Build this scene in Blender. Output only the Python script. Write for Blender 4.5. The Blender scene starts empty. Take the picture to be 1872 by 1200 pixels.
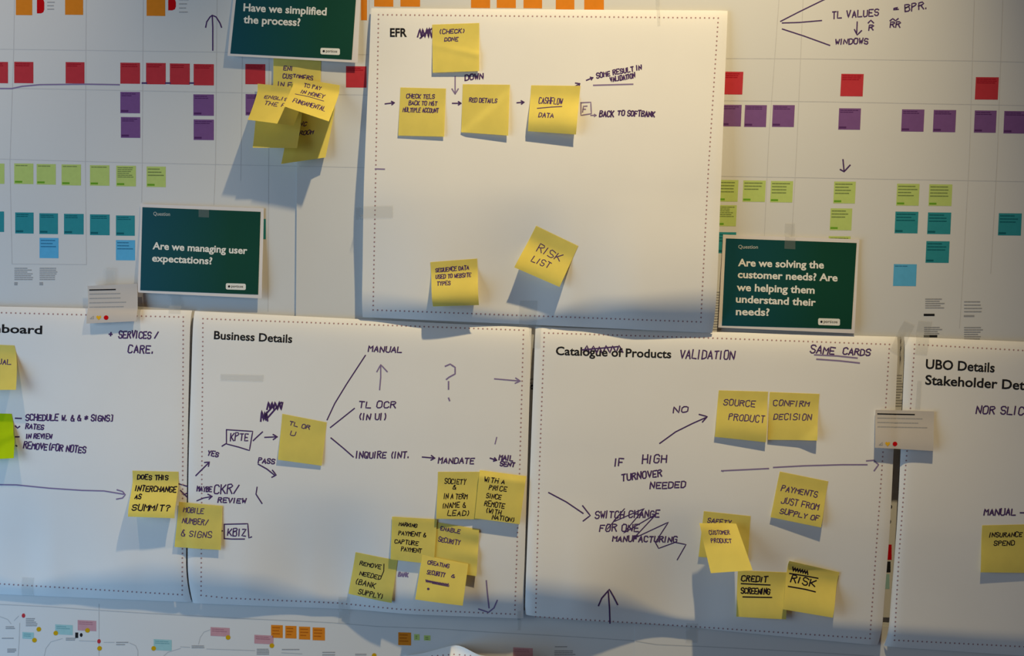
import bpy, math, random
from mathutils import Vector, Matrix
random.seed(7)
C = bpy.context.scene
col = C.collection
W, H = 1872.0, 1200.0

# ------------------------------------------------------------------ camera
F_PX = 1400.0
CAM = Vector((0.07, -1.21, 1.565))
YAW, PITCH, ROLL = math.radians(4.0), math.radians(-2.6), math.radians(1.95)
fwd = Vector((-math.sin(YAW) * math.cos(PITCH), math.cos(YAW) * math.cos(PITCH), math.sin(PITCH)))
right0 = fwd.cross(Vector((0, 0, 1))).normalized()
up0 = right0.cross(fwd)
# the picture content leans clockwise, so the camera is rolled the other way
right = right0 * math.cos(ROLL) + up0 * math.sin(ROLL)
up = up0 * math.cos(ROLL) - right0 * math.sin(ROLL)
cd = bpy.data.cameras.new('camera')
cam = bpy.data.objects.new('camera', cd)
col.objects.link(cam)
cam.matrix_world = Matrix(((right.x, up.x, -fwd.x, CAM.x), (right.y, up.y, -fwd.y, CAM.y),
                           (right.z, up.z, -fwd.z, CAM.z), (0, 0, 0, 1)))
cd.sensor_width = 36.0
cd.lens = F_PX / W * 36.0
cd.clip_start = 0.02
C.camera = cam

# ------------------------------------------------------------------ light and exposure
C.view_settings.view_transform = 'Standard'
C.view_settings.look = 'None'
C.view_settings.exposure = 0.0
C.view_settings.gamma = 1.0
wd = bpy.data.worlds.new('room_daylight')
C.world = wd
wd.use_nodes = True
bgn = wd.node_tree.nodes['Background']
bgn.inputs[0].default_value = (1.0, 0.52, 0.22, 1)
bgn.inputs[1].default_value = 0.075


def spot(name, loc, aim, energy, color, size, blend, radius):
    l = bpy.data.lights.new(name, 'SPOT')
    l.energy = energy
    l.color = color
    l.spot_size = math.radians(size)
    l.spot_blend = blend
    l.shadow_soft_size = radius
    o = bpy.data.objects.new(name, l)
    col.objects.link(o)
    o.location = loc
    o.rotation_euler = (Vector(aim) - Vector(loc)).to_track_quat('-Z', 'Y').to_euler()
    return o


spot('ceiling_spot_light', (0.36, -0.62, 3.30), (0.07, 0.02, 1.45), 197, (1.0, 0.795, 0.45), 54, 1.0, 0.022)
spot('ceiling_spot_light', (-0.98, -0.62, 3.30), (-0.95, 0.02, 1.58), 62, (1.0, 0.77, 0.52), 38, 1.0, 0.022)


def window_and_fill(loc, aim, energy, color, w, h):
    l = bpy.data.lights.new('window_and_fill_light', 'AREA')
    l.shape = 'RECTANGLE'
    l.size, l.size_y = w, h
    l.energy = energy
    l.color = color
    o = bpy.data.objects.new('window_and_fill_light', l)
    col.objects.link(o)
    o.location = loc
    o.rotation_euler = (Vector(aim) - Vector(loc)).to_track_quat('-Z', 'Y').to_euler()


# daylight from a window to the left, and an added blue fill lamp low down nearer the wall
window_and_fill((-2.4, -1.2, 1.5), (-0.6, 0.0, 1.4), 31.0, (0.60, 0.83, 1.0), 1.4, 1.6)
window_and_fill((-1.75, -0.62, 0.5), (-0.75, 0.0, 1.0), 11.0, (0.10, 0.47, 1.0), 0.8, 0.8)  # added fill, no pane here: turns the lower left bluer


# ------------------------------------------------------------------ materials
def new_mat(name):
    m = bpy.data.materials.new(name)
    m.use_nodes = True
    nt = m.node_tree
    for n in list(nt.nodes):
        nt.nodes.remove(n)
    out = nt.nodes.new('ShaderNodeOutputMaterial')
    return m, nt, out


def paper(name, rgb, trans=0.3, var=0.04, scale=40.0, tint=None, rough=1.0):
    """diffuse paper that lets some light through, with faint procedural mottling"""
    m, nt, out = new_mat(name)
    tc = nt.nodes.new('ShaderNodeTexCoord')
    nz = nt.nodes.new('ShaderNodeTexNoise')
    nz.inputs['Scale'].default_value = scale
    nz.inputs['Detail'].default_value = 3.0
    nt.links.new(tc.outputs['Object'], nz.inputs['Vector'])
    rp = nt.nodes.new('ShaderNodeValToRGB')
    rp.color_ramp.elements[0].position = 0.3
    rp.color_ramp.elements[1].position = 0.7
    rp.color_ramp.elements[0].color = tuple(c * (1 - var) for c in rgb) + (1,)
    rp.color_ramp.elements[1].color = tuple(min(1, c * (1 + var)) for c in rgb) + (1,)
    nt.links.new(nz.outputs['Fac'], rp.inputs['Fac'])
    df = nt.nodes.new('ShaderNodeBsdfDiffuse')
    df.inputs['Roughness'].default_value = 0.3
    nt.links.new(rp.outputs['Color'], df.inputs['Color'])
    if trans > 0:
        tr = nt.nodes.new('ShaderNodeBsdfTranslucent')
        tr.inputs['Color'].default_value = tuple(tint or rgb) + (1,)
        mx = nt.nodes.new('ShaderNodeMixShader')
        mx.inputs[0].default_value = trans
        nt.links.new(df.outputs[0], mx.inputs[1])
        nt.links.new(tr.outputs[0], mx.inputs[2])
        nt.links.new(mx.outputs[0], out.inputs[0])
    else:
        nt.links.new(df.outputs[0], out.inputs[0])
    return m


def plain(name, rgb):
    return paper(name, rgb, trans=0, var=0.03, scale=120.0)


M = {}
M['sheet'] = paper('flip_chart_paper', (0.93, 0.92, 0.905), 0.18, 0.012, 9.0)
M['print'] = paper('plotter_paper', (0.68, 0.68, 0.675), 0.0, 0.012, 6.0)
M['card'] = paper('white_card', (0.70, 0.66, 0.63), 0.25, 0.02, 30.0)
M['poster'] = paper('poster_white_paper', (0.84, 0.80, 0.79), 0.15, 0.02, 30.0)
M['yellow'] = paper('yellow_sticky_paper', (0.88, 0.79, 0.225), 0.36, 0.035, 45.0, (0.95, 0.80, 0.13))
M['lime'] = paper('lime_sticky_paper', (0.62, 0.80, 0.012), 0.36, 0.035, 45.0, (0.75, 0.80, 0.02))
M['wall'] = paper('wall_paint', (0.70, 0.71, 0.71), 0, 0.02, 60.0)
M['floor'] = paper('grey_carpet', (0.16, 0.16, 0.17), 0, 0.25, 200.0)
M['ink'] = plain('purple_black_marker', (0.085, 0.045, 0.15))
M['ink_black'] = plain('black_marker', (0.016, 0.012, 0.022))
M['ink_faint'] = plain('faded_purple_marker', (0.26, 0.20, 0.36))
M['dots'] = plain('dotted_print', (0.40, 0.24, 0.25))
M['black'] = plain('black_print', (0.022, 0.022, 0.025))
M['grey'] = plain('grey_print', (0.36, 0.36, 0.37))
M['line'] = plain('pale_grid_print', (0.56, 0.56, 0.57))
M['line2'] = plain('thin_grey_line_print', (0.50, 0.51, 0.52))
M['red'] = plain('red_print', (0.52, 0.045, 0.06))
M['redtxt'] = plain('dark_red_print', (0.36, 0.012, 0.025))
M['purple'] = plain('purple_print', (0.205, 0.095, 0.27))
M['purpletxt'] = plain('dark_purple_print', (0.10, 0.035, 0.14))
M['green'] = plain('green_print', (0.50, 0.62, 0.19))
M['greentxt'] = plain('dark_green_print', (0.20, 0.26, 0.09))
M['greentag'] = plain('mid_green_print', (0.16, 0.38, 0.03))
M['teal'] = plain('teal_print', (0.035, 0.28, 0.32))
M['tealtxt'] = plain('dark_teal_print', (0.012, 0.13, 0.16))
M['blue'] = plain('blue_print', (0.115, 0.45, 0.72))
M['bluetxt'] = plain('dark_blue_print', (0.045, 0.21, 0.38))
M['orange'] = plain('orange_print', (0.72, 0.24, 0.022))
M['orangetxt'] = plain('dark_orange_print', (0.48, 0.13, 0.012))
M['pink'] = plain('pink_print', (0.56, 0.31, 0.35))
M['pinktxt'] = plain('dark_pink_print', (0.42, 0.20, 0.24))
M['mint'] = plain('mint_print', (0.34, 0.56, 0.57))
M['minttxt'] = plain('dark_mint_print', (0.20, 0.40, 0.42))
M['gold'] = plain('gold_print', (0.60, 0.36, 0.01))
M['white'] = plain('white_print', (0.80, 0.79, 0.74))
M['whitedim'] = plain('pale_caption_print', (0.45, 0.48, 0.46))
M['red2'] = plain('bright_red_print', (0.55, 0.006, 0.010))
M['yellowprint'] = plain('yellow_heart_print', (0.75, 0.45, 0.03))


def poster_green():
    m, nt, out = new_mat('teal_to_green_print')
    tc = nt.nodes.new('ShaderNodeTexCoord')
    sp = nt.nodes.new('ShaderNodeSeparateXYZ')
    nt.links.new(tc.outputs['Generated'], sp.inputs[0])
    rp = nt.nodes.new('ShaderNodeValToRGB')
    rp.color_ramp.elements[0].color = (0.002, 0.062, 0.090, 1)
    rp.color_ramp.elements[1].color = (0.002, 0.052, 0.032, 1)
    rp.color_ramp.elements[1].position = 0.75
    nt.links.new(sp.outputs['X'], rp.inputs['Fac'])
    df = nt.nodes.new('ShaderNodeBsdfPrincipled')
    df.inputs['Roughness'].default_value = 0.7
    df.inputs['Specular IOR Level'].default_value = 0.15
    nt.links.new(rp.outputs['Color'], df.inputs['Base Color'])
    nt.links.new(df.outputs[0], out.inputs[0])
    return m


def tape_mat():
    m, nt, out = new_mat('matte_clear_tape')
    tr = nt.nodes.new('ShaderNodeBsdfTransparent')
    tr.inputs['Color'].default_value = (0.98, 0.98, 0.978, 1)
    df = nt.nodes.new('ShaderNodeBsdfDiffuse')
    df.inputs['Color'].default_value = (0.60, 0.60, 0.59, 1)
    mx = nt.nodes.new('ShaderNodeMixShader')
    mx.inputs[0].default_value = 0.065
    nt.links.new(tr.outputs[0], mx.inputs[1])
    nt.links.new(df.outputs[0], mx.inputs[2])
    nt.links.new(mx.outputs[0], out.inputs[0])
    return m


M['postergreen'] = poster_green()
M['tape'] = tape_mat()


# ------------------------------------------------------------------ geometry helpers
def unproj(px, py, d):
    """the point at distance d in front of the wall (plane y = -d) seen at a picture position"""
    v = fwd * F_PX + right * (px - W / 2) - up * (py - H / 2)
    t = (-d - CAM.y) / v.y
    return CAM + v * t


def obj(name, verts, faces, mats, parent=None, midx=None, smooth=False):
    if not verts:
        return None
    if parent is None:
        n = len(verts)
        loc = Vector((sum(v[0] for v in verts) / n, max(v[1] for v in verts), sum(v[2] for v in verts) / n))
    else:
        loc = Vector(parent['origin'])
    me = bpy.data.meshes.new(name)
    me.from_pydata([(v[0] - loc.x, v[1] - loc.y, v[2] - loc.z) for v in verts], [], faces)
    for m in (mats if isinstance(mats, (list, tuple)) else [mats]):
        me.materials.append(m)
    if midx:
        me.polygons.foreach_set('material_index', midx)
    if smooth:
        me.polygons.foreach_set('use_smooth', [True] * len(me.polygons))
    me.update()
    o = bpy.data.objects.new(name, me)
    col.objects.link(o)
    if parent is None:
        o.location = loc
        o['origin'] = loc
    else:
        o.parent = parent
        o['origin'] = loc
    return o


def tag(o, label, cat, group=None):
    o['label'] = label
    o['category'] = cat
    if group:
        o['group'] = group
    return o


class Surf:
    """a piece of paper given by its four corners and its distance from the wall d(u, v, x, z)"""

    def __init__(self, corners, dfun, zoff=None):
        self.dfun = dfun
        self.zoff = zoff
        self.c = []
        for (px, py), (u, v) in zip(corners, ((0, 0), (1, 0), (1, 1), (0, 1))):
            d = 0.01
            for _ in range(5):
                p = unproj(px, py, d)
                d = dfun(u, v, p.x, p.z)
            self.c.append((p.x, p.z))
        self.h = math.hypot(self.c[0][0] - self.c[3][0], self.c[0][1] - self.c[3][1])
        self.w = math.hypot(self.c[0][0] - self.c[1][0], self.c[0][1] - self.c[1][1])

    def xz(self, u, v):
        a, b, c, d = self.c
        w0, w1, w2, w3 = (1 - u) * (1 - v), u * (1 - v), u * v, (1 - u) * v
        x = a[0] * w0 + b[0] * w1 + c[0] * w2 + d[0] * w3
        z = a[1] * w0 + b[1] * w1 + c[1] * w2 + d[1] * w3
        if self.zoff:
            z += self.zoff(u, v)
        return x, z

    def uv(self, x, z):
        a, b, c, d = self.c
        u = v = 0.5
        for _ in range(4):
            X, Z = self.xz(u, v)
            ex, ez = x - X, z - Z
            xu = (b[0] - a[0]) * (1 - v) + (c[0] - d[0]) * v
            zu = (b[1] - a[1]) * (1 - v) + (c[1] - d[1]) * v
            xv = (d[0] - a[0]) * (1 - u) + (c[0] - b[0]) * u
            zv = (d[1] - a[1]) * (1 - u) + (c[1] - b[1]) * u
            det = xu * zv - xv * zu
            u += (ex * zv - xv * ez) / det
            v += (xu * ez - ex * zu) / det
        return u, v

    def depth(self, x, z):
        u, v = self.uv(x, z)
        return self.dfun(min(1, max(0, u)), min(1, max(0, v)), x, z)

    def inside(self, x, z, e=0.0):
        u, v = self.uv(x, z)
        return -e <= u <= 1 + e and -e <= v <= 1 + e

    def P(self, u, v, off=0.0):
        x, z = self.xz(u, v)
        return (x, -(self.dfun(min(1, max(0, u)), min(1, max(0, v)), x, z) + off), z)

    def at(self, px, py, off=0.0):
        d = 0.01
        for _ in range(4):
            p = unproj(px, py, d)
            d = self.depth(p.x, p.z)
        return (p.x, -(d + off), p.z)

    def build(self, name, mat, nu, nv, th=0.0002, parent=None):
        vs, fs = [], []
        for j in range(nv + 1):
            for i in range(nu + 1):
                vs.append(self.P(i / nu, j / nv))
        n = len(vs)
        back = [(x, y + th, z) for x, y, z in vs]
        vs = vs + back
        k = nu + 1
        for j in range(nv):
            for i in range(nu):
                a = j * k + i
                fs.append((a, a + k, a + k + 1, a + 1))
                fs.append((n + a, n + a + 1, n + a + k + 1, n + a + k))
        ring = [i for i in range(k)] + [j * k + nu for j in range(1, nv + 1)] + \
               [nv * k + i for i in range(nu - 1, -1, -1)] + [j * k for j in range(nv - 1, 0, -1)]
        m = len(vs)
        vs += [vs[i] for i in ring] + [vs[n + i] for i in ring]
        L = len(ring)
        for i in range(L):
            q = (i + 1) % L
            fs.append((m + i, m + q, m + L + q, m + L + i))
        return obj(name, vs, fs, mat, parent, smooth=True)


def ribbons(lines, width, fn, step=5.0, close=False):
    """flat ink strokes: polylines in a 2-D space carried onto a surface by fn(x, y)"""
    vs, fs = [], []
    for ln in lines:
        pts = [ln[0]]
        for a, b in zip(ln, ln[1:]):
            L = math.hypot(b[0] - a[0], b[1] - a[1])
            n = max(1, int(math.ceil(L / step)))
            for i in range(1, n + 1):
                pts.append((a[0] + (b[0] - a[0]) * i / n, a[1] + (b[1] - a[1]) * i / n))
        if len(pts) < 2:
            continue
        base = len(vs)
        N = len(pts)
        for i, p in enumerate(pts):
            a, b = pts[max(0, i - 1)], pts[min(N - 1, i + 1)]
            tx, ty = b[0] - a[0], b[1] - a[1]
            L = math.hypot(tx, ty) or 1e-9
            nx, ny = -ty / L, tx / L
            w = width / 2
            ex = 0.0
            if i == 0:
                ex = -w * 0.7
            elif i == N - 1:
                ex = w * 0.7
            qx, qy = p[0] + tx / L * ex, p[1] + ty / L * ex
            vs.append(fn(qx + nx * w, qy + ny * w))
            vs.append(fn(qx - nx * w, qy - ny * w))
        for i in range(N - 1):
            a = base + 2 * i
            fs.append((a, a + 1, a + 3, a + 2))
    return vs, fs


FONT = {
    'A': ["002640", "1232"], 'B': ["000636453403", "0334413000"], 'C': ["4536160501103041"], 'D': ["00062645412000"],
    'E': ["46060040", "0333"], 'F': ["000646", "0333"], 'G': ["45361605011030414323"], 'H': ["0006", "4046", "0343"],
    'I': ["2026"], 'J': ["4641301001"], 'K': ["0006", "4602", "1340"], 'L': ["060040"], 'M': ["0006234640"],
    'N': ["00064046"], 'O': ["160501103041453616"], 'P': ["000636453403"], 'Q': ["160501103041453616", "2240"],
    'R': ["000636453403", "2340"], 'S': ["453616050413334241301001"], 'T': ["0646", "2620"], 'U': ["060110304146"],
    'V': ["062046"], 'W': ["0610243046"], 'X': ["0046", "0640"], 'Y': ["062346", "2320"], 'Z': ["06460040"],
    '2': ["05163645340040"], '3': ["063645332342301001"], '?': ["05163645342322", "2021"], '/': ["0046"],
    '-': ["0343"], '+': ["0343", "2125"], '(': ["36242230"], ')': ["16242210"], '.': ["2021"], ',': ["2110"],
    '&': ["40152635160201103042"], '[': ["36161030"], ']': ["16363010"], "'": ["2625"], '~': ["0213243546", "1435", "0443"],
    '*': ["2125", "0442", "0244"], '=': ["0242", "0444"], '>': ["043523", "0343"], '<': ["450321"], '|': ["2026"],
}


def hand(text, x, y, h, width=None, rot=0.0, slant=0.12, jit=0.035, ysign=1):
    """pen strokes of hand lettering; (x, y) is the left end of the baseline, h the letter height, y runs down"""
    s = h / 6.0
    adv, out = 0.0, []
    for ch in text:
        if ch == ' ':
            adv += 3.2
            continue
        g = FONT.get(ch.upper())
        wscale = 0.45 if ch in "I.,'|" else (0.72 if ch in "()[]" else 0.92)
        k = random.uniform(0.86, 1.05)
        dy = random.uniform(-0.25, 0.25)
        for st in g or []:
            pl = []
            for i in range(0, len(st), 2):
                a, b = int(st[i]), int(st[i + 1])
                if ch in "I.,'|":
                    a -= 1.2
                pl.append((adv + (a * wscale + b * slant) + random.uniform(-1, 1) * jit * 6,
                           b * k + dy + random.uniform(-1, 1) * jit * 6))
            out.append(pl)
        adv += (4 * wscale + 1.55)
    adv = max(adv - 1.0, 1)
    sx = s if width is None else width / adv
    cr, sr = math.cos(math.radians(rot)), math.sin(math.radians(rot))
    return [[(x + (a * sx) * cr - (-b * s) * sr, y + (a * sx) * sr + (-b * s) * cr) for a, b in pl] for pl in out]


def scribble(x0, y0, x1, y1, n, rot=0.0):
    pts = []
    for i in range(n + 1):
        t = i / n
        pts.append((x0 + (x1 - x0) * t + random.uniform(-1, 1), (y0 if i % 2 else y1) + random.uniform(-1.5, 1.5)))
    return [pts]


def arrow(x0, y0, x1, y1, head=9, spread=0.55, bend=0.0):
    a = math.atan2(y1 - y0, x1 - x0)
    mx, my = (x0 + x1) / 2 - math.sin(a) * bend, (y0 + y1) / 2 + math.cos(a) * bend
    return [[(x0, y0), (mx, my), (x1, y1)],
            [(x1 - head * math.cos(a - spread), y1 - head * math.sin(a - spread)), (x1, y1),
             (x1 - head * math.cos(a + spread), y1 - head * math.sin(a + spread))]]


INK_OFF = 0.00014


def ink(root, surf, lines, width=2.6, mat='ink', name='handwriting', off=INK_OFF, label=None, step=5.0):
    vs, fs = ribbons(lines, width, lambda x, y: surf.at(x, y, off), step)
    o = obj(name, vs, fs, M[mat], root)
    if label and o:
        o['label'] = label
    return o


_text_cache = {}


def text_mesh(text, bold=0.0):
    key = (text, bold)
    if key not in _text_cache:
        cu = bpy.data.curves.new('tmp', 'FONT')
        cu.body = text
        cu.size = 1.0
        cu.resolution_u = 3
        cu.offset = bold
        o = bpy.data.objects.new('tmp', cu)
        col.objects.link(o)
        dg = bpy.context.evaluated_depsgraph_get()
        me = o.evaluated_get(dg).to_mesh()
        vs = [(v.co.x, v.co.y) for v in me.vertices]
        fs = [tuple(p.vertices) for p in me.polygons]
        o.evaluated_get(dg).to_mesh_clear()
        bpy.data.objects.remove(o)
        bpy.data.curves.remove(cu)
        _text_cache[key] = (vs, fs)
    return _text_cache[key]


def printed(root, surf, text, x, y, x1, y1, cap, mat, name='printed_text', bold=0.012, off=INK_OFF, merge=None):
    """type set on a surface: baseline from (x, y) to (x1, y1), capital height cap"""
    vs, fs = text_mesh(text, bold)
    lo, hi = min(v[0] for v in vs), max(v[0] for v in vs)
    L = math.hypot(x1 - x, y1 - y)
    ux, uy = (x1 - x) / L, (y1 - y) / L
    sx, sy = L / (hi - lo), cap / 0.69
    out = []
    for a, b in vs:
        a = (a - lo) * sx
        b = b * sy
        out.append(surf.at(x + ux * a + uy * b, y + uy * a - ux * b, off))
    if merge is not None:
        k = len(merge[0])
        merge[0].extend(out)
        merge[1].extend(tuple(i + k for i in f) for f in fs)
        return None
    return obj(name, out, fs, M[mat], root)


def patch(surf, corners, n=2, off=0.0001):
    """a printed quad lying on a surface"""
    vs, fs = [], []
    (ax, ay), (bx, by), (cx, cy), (dx, dy) = corners
    for j in range(n + 1):
        for i in range(n + 1):
            u, v = i / n, j / n
            x = ax * (1 - u) * (1 - v) + bx * u * (1 - v) + cx * u * v + dx * (1 - u) * v
            y = ay * (1 - u) * (1 - v) + by * u * (1 - v) + cy * u * v + dy * (1 - u) * v
            vs.append(surf.at(x, y, off))
    k = n + 1
    for j in range(n):
        for i in range(n):
            a = j * k + i
            fs.append((a, a + k, a + k + 1, a + 1))
    return vs, fs


def disc(surf, x, y, rx, ry=None, off=0.00012, n=14):
    ry = ry or rx
    vs = [surf.at(x + rx * math.cos(t * 2 * math.pi / n), y - ry * math.sin(t * 2 * math.pi / n), off) for t in range(n)]
    return vs, [tuple(range(n))]


def join(parts):
    vs, fs, mi = [], [], []
    for (v, f), m in parts:
        k = len(vs)
        vs += v
        fs += [tuple(i + k for i in q) for q in f]
        mi += [m] * len(f)
    return vs, fs, mi


def textrows(surf, x0, y0, x1, y1, rows, th, ragged=0.3, off=0.00016, lean=0.0, slope=0.0):
    """unreadably small printed lines, as word-long dashes"""
    lines = []
    for r in range(rows):
        y = y0 + (y1 - y0) * ((r + 0.5) / rows)
        xe = x1 - (x1 - x0) * random.uniform(0, ragged)
        x = x0 + lean * (y - y0)
        while x < xe - 2:
            w = random.uniform(3, 9)
            e = min(x + w, xe)
            lines.append([(x, y + slope * (x - x0)), (e, y + slope * (e - x0))])
            x = e + 1.6
    return ribbons(lines, th, lambda x, y: surf.at(x, y, off), 8.0)


def dotted(root, surf, path, gap=8.2, r=1.5):
    vs, fs = [], []
    for a, b in zip(path, path[1:]):
        L = math.hypot(b[0] - a[0], b[1] - a[1])
        n = int(L / gap)
        for i in range(n):
            t = i / n
            x, y = a[0] + (b[0] - a[0]) * t, a[1] + (b[1] - a[1]) * t
            if -60 < x < W + 60 and -60 < y < H + 60:
                v, f = disc(surf, x, y, r, r, 0.00013, 8)
                k = len(vs)
                vs += v
                fs += [tuple(j + k for j in q) for q in f]
    return obj('dotted_border', vs, fs, M['dots'], root)


def sstep(t):
    t = min(1.0, max(0.0, t))
    return t * t * (3 - 2 * t)


# ------------------------------------------------------------------ the setting
def box(name, lo, hi, mat):
    x0, y0, z0 = lo
    x1, y1, z1 = hi
    vs = [(x0, y0, z0), (x1, y0, z0), (x1, y1, z0), (x0, y1, z0), (x0, y0, z1), (x1, y0, z1), (x1, y1, z1), (x0, y1, z1)]
    fs = [(0, 3, 2, 1), (4, 5, 6, 7), (0, 1, 5, 4), (1, 2, 6, 5), (2, 3, 7, 6), (3, 0, 4, 7)]
    o = obj(name, vs, fs, mat)
    o['kind'] = 'structure'
    return o


box('wall_back', (-2.6, 0.0, 0.0), (2.6, 0.12, 3.6), M['wall'])
box('floor', (-2.6, -4.0, -0.1), (2.6, 0.12, 0.0), M['floor'])


# ------------------------------------------------------------------ the wide printed journey map (two panels)
def undul(x, z, a=0.0006):
    return a * (math.sin(x * 7.3 + 1.1) * math.cos(z * 5.1) + 0.6 * math.sin(x * 13.0 + z * 4.0))


def left_d(u, v, x, z):
    return 0.0019 + undul(x, z)


def right_d(u, v, x, z):
    return 0.0030 + undul(x, z) + 0.0018 * math.exp(-u * 60)


JL = Surf([(-260, -240), (552, -240), (541, 1092), (-270, 1066)], left_d)
JR = Surf([(548, -240), (2200, -205), (2140, 1150), (537, 1088)], right_d)
jl = tag(JL.build('journey_map_print', M['print'], 40, 60), 'printed journey map panel at left, with seven green squares in a row',
         'poster', 'journey map panels')
jr = tag(JR.build('journey_map_print', M['print'], 60, 60), 'printed journey map panel at right, with hand-drawn branching lines near its top',
         'poster', 'journey map panels')


def grid(root, surf, lines):
    vs, fs = ribbons(lines, 1.2, lambda x, y: surf.at(x, y, 0.00008), 25.0)
    obj('grid_lines', vs, fs, M['line'], root)


grid(jl, JL, [[(-60, 89), (0, 90), (400, 95.5), (549, 98)], [(-60, 160), (100, 163), (400, 169), (548, 172)],
              [(-60, 290), (0, 291), (250, 298), (400, 301), (546, 304)],
              [(27, -40), (25, 90), (18, 300), (22, 483)], [(158, -40), (157, 90), (156, 300), (158, 483)], [(22, 483), (158, 484)],
              [(262, -40), (260, 300), (259, 370)], [(397, -40), (394, 300), (391, 375)],
              [(443, 100), (440, 330)], [(492, 100), (490, 570)]])
grid(jr, JR, [[(550, 98), (680, 100)], [(549, 172), (680, 174)], [(547, 304), (680, 307)], [(675, 0), (672, 300)]])
grid(jr, JR, [[(1320, 107), (1470, 107.5), (1780, 111.5), (1960, 116)], [(1310, 184), (1500, 186), (1872, 193), (1960, 195)],
              [(1300, 322), (1750, 330), (1960, 334)],
              [(1425, -40), (1424, 0), (1405, 260), (1397, 440)], [(1470, -40), (1468, 0), (1457, 260), (1447, 440)],
              [(1783, -40), (1781, 0), (1772, 290), (1758, 540), (1754, 600)], [(1835, -40), (1833, 0), (1823, 290), (1811, 500)]])

def square(root, surf, x0, y0, x1, y1, color, rows=2, lean=0.0, slope=0.01, tagmat=None, tagged=True, part='printed_square', txt=None, big=False):
    h = y1 - y0
    s = slope * (x1 - x0)
    q = [(x0, y0), (x1, y0 + s), (x1 + lean * h, y1 + s), (x0 + lean * h, y1)]
    parts = [(patch(surf, q, 3), 0)]
    if rows:
        parts.append((textrows(surf, x0 + 3 + lean * 6, y0 + 2, x1 - 4 + lean * 6, y0 + 2 + rows * (5.6 if big else 3.4), rows, 1.9 if big else 1.5, 0.3, lean=lean, slope=slope), 1))
    mats = [M[color], M[txt or color + 'txt']]
    if tagged:
        mats.append(M[tagmat or color + 'txt'])
        yb = y1 - 4
        lx = x0 + lean * h + 2.5
        parts.append((ribbons([[(lx, yb), (lx + 11, yb + slope * 11)]], 3.4, lambda x, y: surf.at(x, y, 0.00016)), 2))
    vs, fs, mi = join(parts)
    o = obj(part, vs, fs, mats, root, mi)
    return o


def plabel(o, t):
    o['label'] = t


# left half
for x0, x1, y1 in ((29, 59, 27.6), (119, 152, 27), (268, 302, 29)):
    plabel(square(jl, JL, x0, -12, x1, y1, 'orange', 0, tagged=False), 'orange square')
for x0, x1, y1 in ((660, 671, 37), (684, 719, 12), (732, 768, 12)):
    plabel(square(jr, JR, x0, -24, x1, y1, 'orange', 0, tagged=False), 'orange square')
for x0, x1, y1 in ((861, 896, 14.5), (908, 943, 14.5), (957, 991, 15), (1016, 1050, 17), (1068, 1104, 18.5)):
    plabel(square(jr, JR, x0, -22, x1, y1, 'orange', 2, tagged=False), 'orange square')
for x0, x1, yb in ((67.5, 81, 24.5), (307.5, 321.5, 19)):
    r = 5
    pts = [(x0, -14), (x0, yb)] + [(x1 - 6 + 6 * math.cos(a), yb - 7 + 7 * math.sin(a)) for a in (math.pi / 2, math.pi / 4, 0)] + [(x1, 4), (x1 - 3, -4), (x1 - 4, -14)]
    vs = [JL.at(x, y, 0.0001) for x, y in pts]
    plabel(obj('printed_tab', vs, [tuple(range(len(vs)))], M['red2'], jl), 'deep red rounded tab')
for a in ((87, 1, 104, 20, 3, 1.6), (328, -4, 348, 26, 4, 1.6, 0.6)):
    vs, fs = textrows(JL, *a)
    obj('small_print', vs, fs, M['grey'], jl)
for x0, x1, y0, y1 in ((-20, 14.7, 113, 152), (26, 61, 113, 152), (120, 154.5, 113.5, 152.5), (220, 256, 114.5, 153), (267, 303, 115, 154),
                       (310.5, 347, 116, 154.5), (354, 391, 117, 156), (448.5, 485, 117, 154)):
    plabel(square(jl, JL, x0, y0, x1, y1, 'red', 2, tagged=False, slope=0.012), 'red square')
plabel(square(jr, JR, 632.5, 121, 670, 160, 'red', 2, tagged=False, slope=0.012), 'red square')
for x0, x1, y0, y1 in ((220, 256, 168, 207), (221, 256.5, 214, 252), (353.5, 391, 172.5, 211.5), (354, 391, 218.5, 256), (449, 486, 172, 211)):
    plabel(square(jl, JL, x0, y0, x1, y1, 'purple', 2), 'purple square')
for i, (x0, x1, y0, y1) in enumerate(((-28, 8, 299, 336), (26, 61, 299, 336.5), (67, 102, 300, 337.5), (112.5, 148, 300.7, 339), (164.5, 200, 302, 339.5),
                       (212.5, 248.5, 303, 340.7), (268, 303, 304.5, 342))):
    plabel(square(jl, JL, x0, y0, x1, y1, 'green', 6 if i == 5 else (3 if i == 6 else 1), tagmat='greentag', big=(i == 6)), 'light green square')
for x0, x1, y0, y1 in ((-28, 7.5, 386.5, 424), (27.8, 61.5, 388.5, 427), (72, 106, 390, 428), (117, 153, 391, 428.5), (164.5, 200.5, 392, 430),
                       (212, 246.5, 394, 431), (449, 486, 400, 437)):
    plabel(square(jl, JL, x0, y0, x1, y1, 'teal', 2), 'teal square')
for x0, x1, y0, y1 in ((72.3, 107, 435, 472), (212, 247, 439, 476)):
    plabel(square(jl, JL, x0, y0, x1, y1, 'blue', 3, tagged=False, big=True), 'blue square')
for x0, y0 in ((27, 489), (73, 489), (-40, 482)):
    vs, fs, mi = join([(textrows(JL, x0, y0, x0 + 33, y0 + 24, 7, 1.6, 0.35), 0), (textrows(JL, x0, y0 + 27, x0 + 5, y0 + 33, 2, 2.4), 0)])
    obj('small_print', vs, fs, M['grey'], jl)
ink(jl, JL, [[(-40, 162), (22, 162), (40, 158), (72, 155), (155, 154), (218, 155)]], 2.6, 'ink_faint', 'pen_line')
ink(jl, JL, [[(260, 152), (268, 152)], [(303, 152), (311, 152)], [(347, 152), (354, 152)]], 3.0, 'ink', 'pen_line')
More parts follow.
